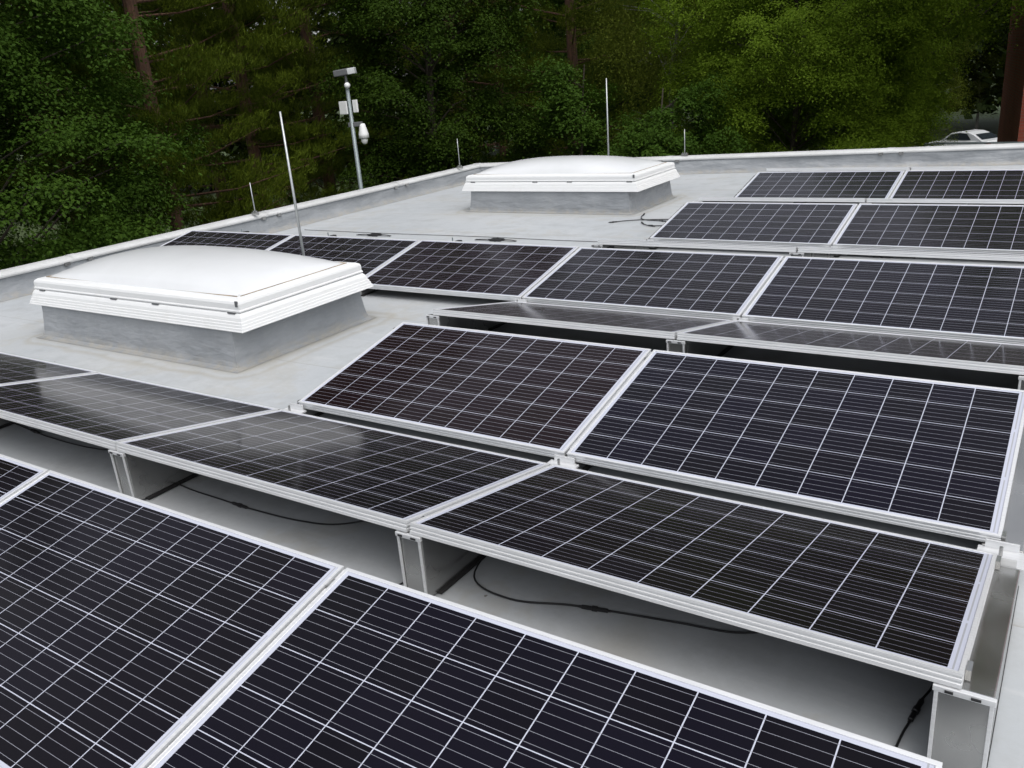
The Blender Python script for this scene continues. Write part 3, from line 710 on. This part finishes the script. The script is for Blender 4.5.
def deciduous(seed, H, cz, rx, rz, nclump, nleaf, size, leafmat, bark, droop=0.0, clr=.75, flat=.42, low=0.0):
    rg = np.random.default_rng(seed); cl = []
    for _ in range(nclump*30):
        p = rg.normal(size=3); p /= np.linalg.norm(p)
        rr = rg.uniform(.35, 1)**.6
        lump = 1+.16*math.sin(3*math.atan2(p[1], p[0])+seed)+.12*math.sin(5*p[2]+seed*2)
        q = np.array([p[0]*rx*rr*lump, p[1]*rx*rr*lump, cz+p[2]*rz*rr*lump])
        if q[2] < low: continue
        if all(np.linalg.norm((q-c)*np.array([1, 1, 1.5])) > clr*.8 for c in cl): cl.append(q)
        if len(cl) >= nclump: break
    cen, nr = [], []
    for c in cl:
        R0 = clr*rg.uniform(.75, 1.35); m_ = int(nleaf*(R0/clr)**2)
        out = np.array([c[0], c[1], 0]); out /= max(np.linalg.norm(out), .3)
        # several small sprays per clump so that the outline stays ragged
        ns = 9; sp = rg.normal(size=(ns, 3)); sp /= np.linalg.norm(sp, axis=1, keepdims=True); sp *= rg.uniform(.45, 1.0, (ns, 1))*R0; sp[:, 2] *= flat*1.4
        w_ = rg.integers(0, ns, m_)
        loc = rg.normal(size=(m_, 3))*np.array([.30, .30, .11])*R0
        L = sp[w_]+loc
        rad = np.hypot(loc[:, 0], loc[:, 1])
        L[:, 2] -= rad**2*.9/R0+droop*rg.uniform(0, 1, m_)*R0*1.8
        cen.append(c+L); base = np.array([0, 0, 1.0])+out*.35
        nn = base+loc*1.5+rg.normal(size=(m_, 3))*.45
        if droop: nn = out*1.0+rg.normal(size=(m_, 3))*.7
        nr.append(nn)
    cen = np.concatenate(cen); nr = np.concatenate(nr)
    V, k = leaf_mesh(cen, nr, size, .62 if not droop else .45, seed+1)
    fol = np_mesh('crown', V, k, leafmat)
    tr = MB(); rd = random.Random(seed); th = max(.07, H*.011)
    pts = [(0, 0, 0)]; 
    for i in range(1, 8): pts.append((rd.uniform(-.12, .12)*i*.5, rd.uniform(-.12, .12)*i*.5, H*.92*i/7))
    tr.tube(pts, [th*(1-.8*i/7)*(1.35 if i == 0 else 1) for i in range(8)], 9)
    for c in cl[::2]:
        zi = max(.15*H, min(H*.85, c[2]-np.hypot(c[0], c[1])*.55)); f = zi/(H*.92)*7; i = min(6, int(f)); f -= i
        a = Vector(pts[i]).lerp(Vector(pts[i+1]), f); e = Vector(c); mdd = a.lerp(e, .5)+Vector((0, 0, .12*(e-a).length))
        tr.tube([a, mdd, e], [th*.20, th*.11, th*.04], 5)
    return fol, tr.mesh('trunk', bark)
def pine(seed, H, zlow, rad, nb, leafmat, bark, ntuft=70):
    rg = np.random.default_rng(seed); rd = random.Random(seed); cen, nr = [], []; tr = MB()
    th = H*.0075
    tr.tube([(0, 0, 0), (rd.uniform(-.1, .1), 0, H*.5), (0, rd.uniform(-.15, .15), H)], [th*1.3, th, .02], 10)
    for i in range(nb):
        z = zlow+(H-zlow)*((i+rd.random())/nb)
        fr = (z-zlow)/(H-zlow); r = rad*(1-fr*.75)*rd.uniform(.65, 1.15); a = rd.uniform(0, 6.283)
        e = np.array([math.cos(a)*r, math.sin(a)*r, z+r*rd.uniform(-.02, .25)]); s0 = np.array([0, 0, z-.2])
        mdp = (s0+e)/2+np.array([0, 0, -.04*r])
        tr.tube([tuple(s0), tuple(mdp), tuple(e)], [th*.24, th*.14, th*.05], 5)
        m_ = ntuft
        u = rg.uniform(.35, 1.05, m_)**.8; base = s0+(e-s0)*u[:, None]
        off = rg.normal(size=(m_, 3))*np.array([.34, .34, .10])*(.5+.5*r/rad)
        c = base+off; c[:, 2] += .12
        # each tuft is a brush of needles pointing up and outwards
        K = 26; cc = np.repeat(c, K, 0)+rg.normal(size=(m_*K, 3))*.05
        d0 = (e-s0)/np.linalg.norm(e-s0)*.5+np.array([0, 0, .75])
        dn = d0+rg.normal(size=(m_*K, 3))*.38
        cen.append(cc); nr.append(dn)
    cen = np.concatenate(cen); nr = np.concatenate(nr)
    V, k = leaf_mesh(cen, nr, .050, .17, seed+3, tri=True)
    return np_mesh('crown', V, k, leafmat), tr.mesh('trunk', bark)
def put(name, meshes, x, y, s, rz, label, group, z=GZ, sz=None):
    t = thing(name, (x, y, z), label, 'tree', group, rz); t.scale = (s, s, sz or s)
    a = bpy.data.objects.new('crown', meshes[0]); b = bpy.data.objects.new('trunk', meshes[1])
    for o_ in (a, b): C.objects.link(o_); o_.parent = t
    return t
mapA = deciduous(11, 15, 8.0, 4.6, 7.2, 190, 1500, .038, M['leaf_maple'], M['bark'], low=.6, clr=.86, flat=.36)
mapB = deciduous(23, 14, 7.6, 2.1, 7.2, 160, 1100, .035, M['leaf_dark'], M['bark'], low=1.0, clr=.62)
brt = deciduous(37, 12, 7.0, 4.2, 6.0, 260, 1150, .034, M['leaf_bright'], M['bark'], clr=.66, low=.8, flat=.6)
brh = deciduous(39, 14, 9.8, 4.2, 5.0, 140, 950, .036, M['leaf_bright'], M['bark'], clr=.68, low=5.2, flat=.6)
bsh = deciduous(41, 7.3, 4.2, 1.75, 3.2, 60, 850, .042, M['leaf_maple'], M['bark'], clr=.55, low=.4)
bir = deciduous(53, 11, 8.2, 2.6, 6.2, 140, 1100, .027, M['leaf_birch'], M['bark_birch'], droop=1.0, clr=.62, low=2.0)
pinA = pine(61, 19, 2.6, 3.8, 120, M['leaf_pine'], M['bark_pine'], 95)
pinB = pine(67, 21, 3.2, 3.4, 84, M['leaf_pine'], M['bark_pine'], 85)

import math as _m
def along(u, dist):     # ground position on a bearing
    v = _F*857.03+_R*(u-512)-_U*(100-384); h = _m.hypot(v.x, v.y); return 3.443+v.x/h*dist, -2.906+v.y/h*dist
TREES = [
 (mapA, 'maple_tree', -75, 18.5, .92, .3, 'big leafy maple filling the left edge behind the left parapet', 'broadleaf trees'),
 (mapA, 'maple_tree', -230, 24, 1.1, 2.1, 'second maple at the extreme left beyond the big one', 'broadleaf trees'),
 (pinA, 'pine_tree', 150, 22.0, 1.0, 1.2, 'bushy pine with light upright shoots right of the big left maple', 'pines'),
 (pinA, 'pine_tree', 245, 24.5, 1.0, 2.9, 'pine behind the tall thin rod, left of the camera pole', 'pines'),
 (pinB, 'pine_tree', 318, 27.0, 1.0, .2, 'pine with bare reddish trunk just left of the camera pole', 'pines'),
 (pinB, 'pine_tree', 372, 28.0, .95, 4.4, 'pine behind the camera pole, partly covered by the dark maple', 'pines'),
 (mapB, 'maple_tree', 430, 23.5, 1.0, 3.3, 'tall dark maple right of the camera pole', 'broadleaf trees'),
 (pinA, 'pine_tree', 500, 32, 1.0, 5.0, 'shadowy pine behind the right flank of the dark maple', 'pines'),
 (pinB, 'pine_tree', 575, 31, 1.0, 1.9, 'shadowy pine with reddish trunk above the far skylight', 'pines'),
 (bsh, 'small_maple', 575, 24.0, 1.0, .6, 'low green maple behind the far skylight, left of the upright rod', 'broadleaf trees'),
 (bir, 'birch_tree', 668, 27.5, 1.05, .9, 'weeping birch with drooping twigs above the upright rod', 'broadleaf trees'),
 (bsh, 'small_broadleaf_tree', 668, 21.5, .9, 2.6, 'low light green tree right of the upright rod, in front of the birch', 'broadleaf trees'),
 (brt, 'broadleaf_tree', 795, 24.5, .85, 2.2, 'light green tree above the short rod of the back parapet', 'broadleaf trees'),
 (brt, 'broadleaf_tree', 846, 26.0, .70, .4, 'tall light green tree in the right half, above the back parapet', 'broadleaf trees'),
 (brh, 'broadleaf_tree', 925, 27.0, 1.0, 4.0, 'light green tree whose branches hang over the silver white car', 'broadleaf trees'),
 (bir, 'birch_tree', 912, 50, 1.0, 2.2, 'far birch with pale trunk showing left of the silver white car', 'broadleaf trees'),
 (bir, 'birch_tree', 979, 70, .8, 4.0, 'far birch beyond the silver white car, beside the brick corner', 'broadleaf trees'),
 (pinA, 'pine_tree', 48, 29, 1.1, 3.7, 'pine in the dark between the left maple and the bushy pine', 'pines'),
 (pinB, 'pine_tree', 205, 32, 1.1, .8, 'dark pine in the second rank behind the bushy pine', 'pines'),
 (pinB, 'pine_tree', 455, 36, 1.15, 3.1, 'dark pine far behind the tall dark maple', 'pines'),
 (mapA, 'broadleaf_tree', 620, 39, 1.1, 1.1, 'dark tree in the second rank behind the weeping birch', 'broadleaf trees'),
 (mapA, 'broadleaf_tree', 800, 40, 1.1, 5.5, 'dark tree in the second rank behind the two light green ones', 'broadleaf trees'),
]
for (ms, nm, u, dd_, s, rz, lab, grp) in TREES:
    x, y = along(u, dd_); put(nm, ms, x, y, s, rz, lab, grp)
x, y = along(1100, 20); put('broadleaf_tree', brh, x, y, .9, 5.0, 'tree beyond the right edge whose leaves hang over the brick corner', 'broadleaf trees', z=GZ+2.6)
# low shrubs along the foot of the parapet
for i, (u, dd_, s, lab) in enumerate(((60, 16.5, .62, 'low bright shrub under the big left maple, above the left parapet'), (290, 19.5, .56, 'low shrub between the tall thin rod and the camera pole'), (590, 19.5, .68, 'low light green shrub just over the far skylight dome'), (725, 20.5, .66, 'low shrub behind the short rod on the back parapet'))):
    x, y = along(u, dd_); t = put('shrub', bsh, x, y, s, i*1.7, lab, 'shrubs behind the parapets'); t['category'] = 'shrub'
# far-off wood closing the view
rg = np.random.default_rng(99); N = 220000
u = rg.uniform(-700, 1500, N); dist = rg.uniform(66, 84, N)
xy = np.array([along(a, b) for a, b in zip(u[:3000], dist[:3000])])
idx = rg.integers(0, 3000, N); cen = np.stack([xy[idx, 0]+rg.normal(size=N)*1.3, xy[idx, 1]+rg.normal(size=N)*1.3, GZ+(rg.uniform(0, 1, 3000)**.75)[idx]*24+rg.normal(size=N)*.7], 1)
keep = ~((cen[:, 0] > -9) & (cen[:, 0] < 30) & (cen[:, 2] < GZ+1.6)); cen = cen[keep]
V, k = leaf_mesh(cen, rg.normal(size=cen.shape)*.6+np.array([0, 0, 1.0]), .40, .6, 7)
o = bpy.data.objects.new('far_wood', np_mesh('far_wood', V, k, M['leaf_far'])); C.objects.link(o)
tag(o, 'dark mass of far woodland closing the view behind the trees', 'woodland', kind='stuff')
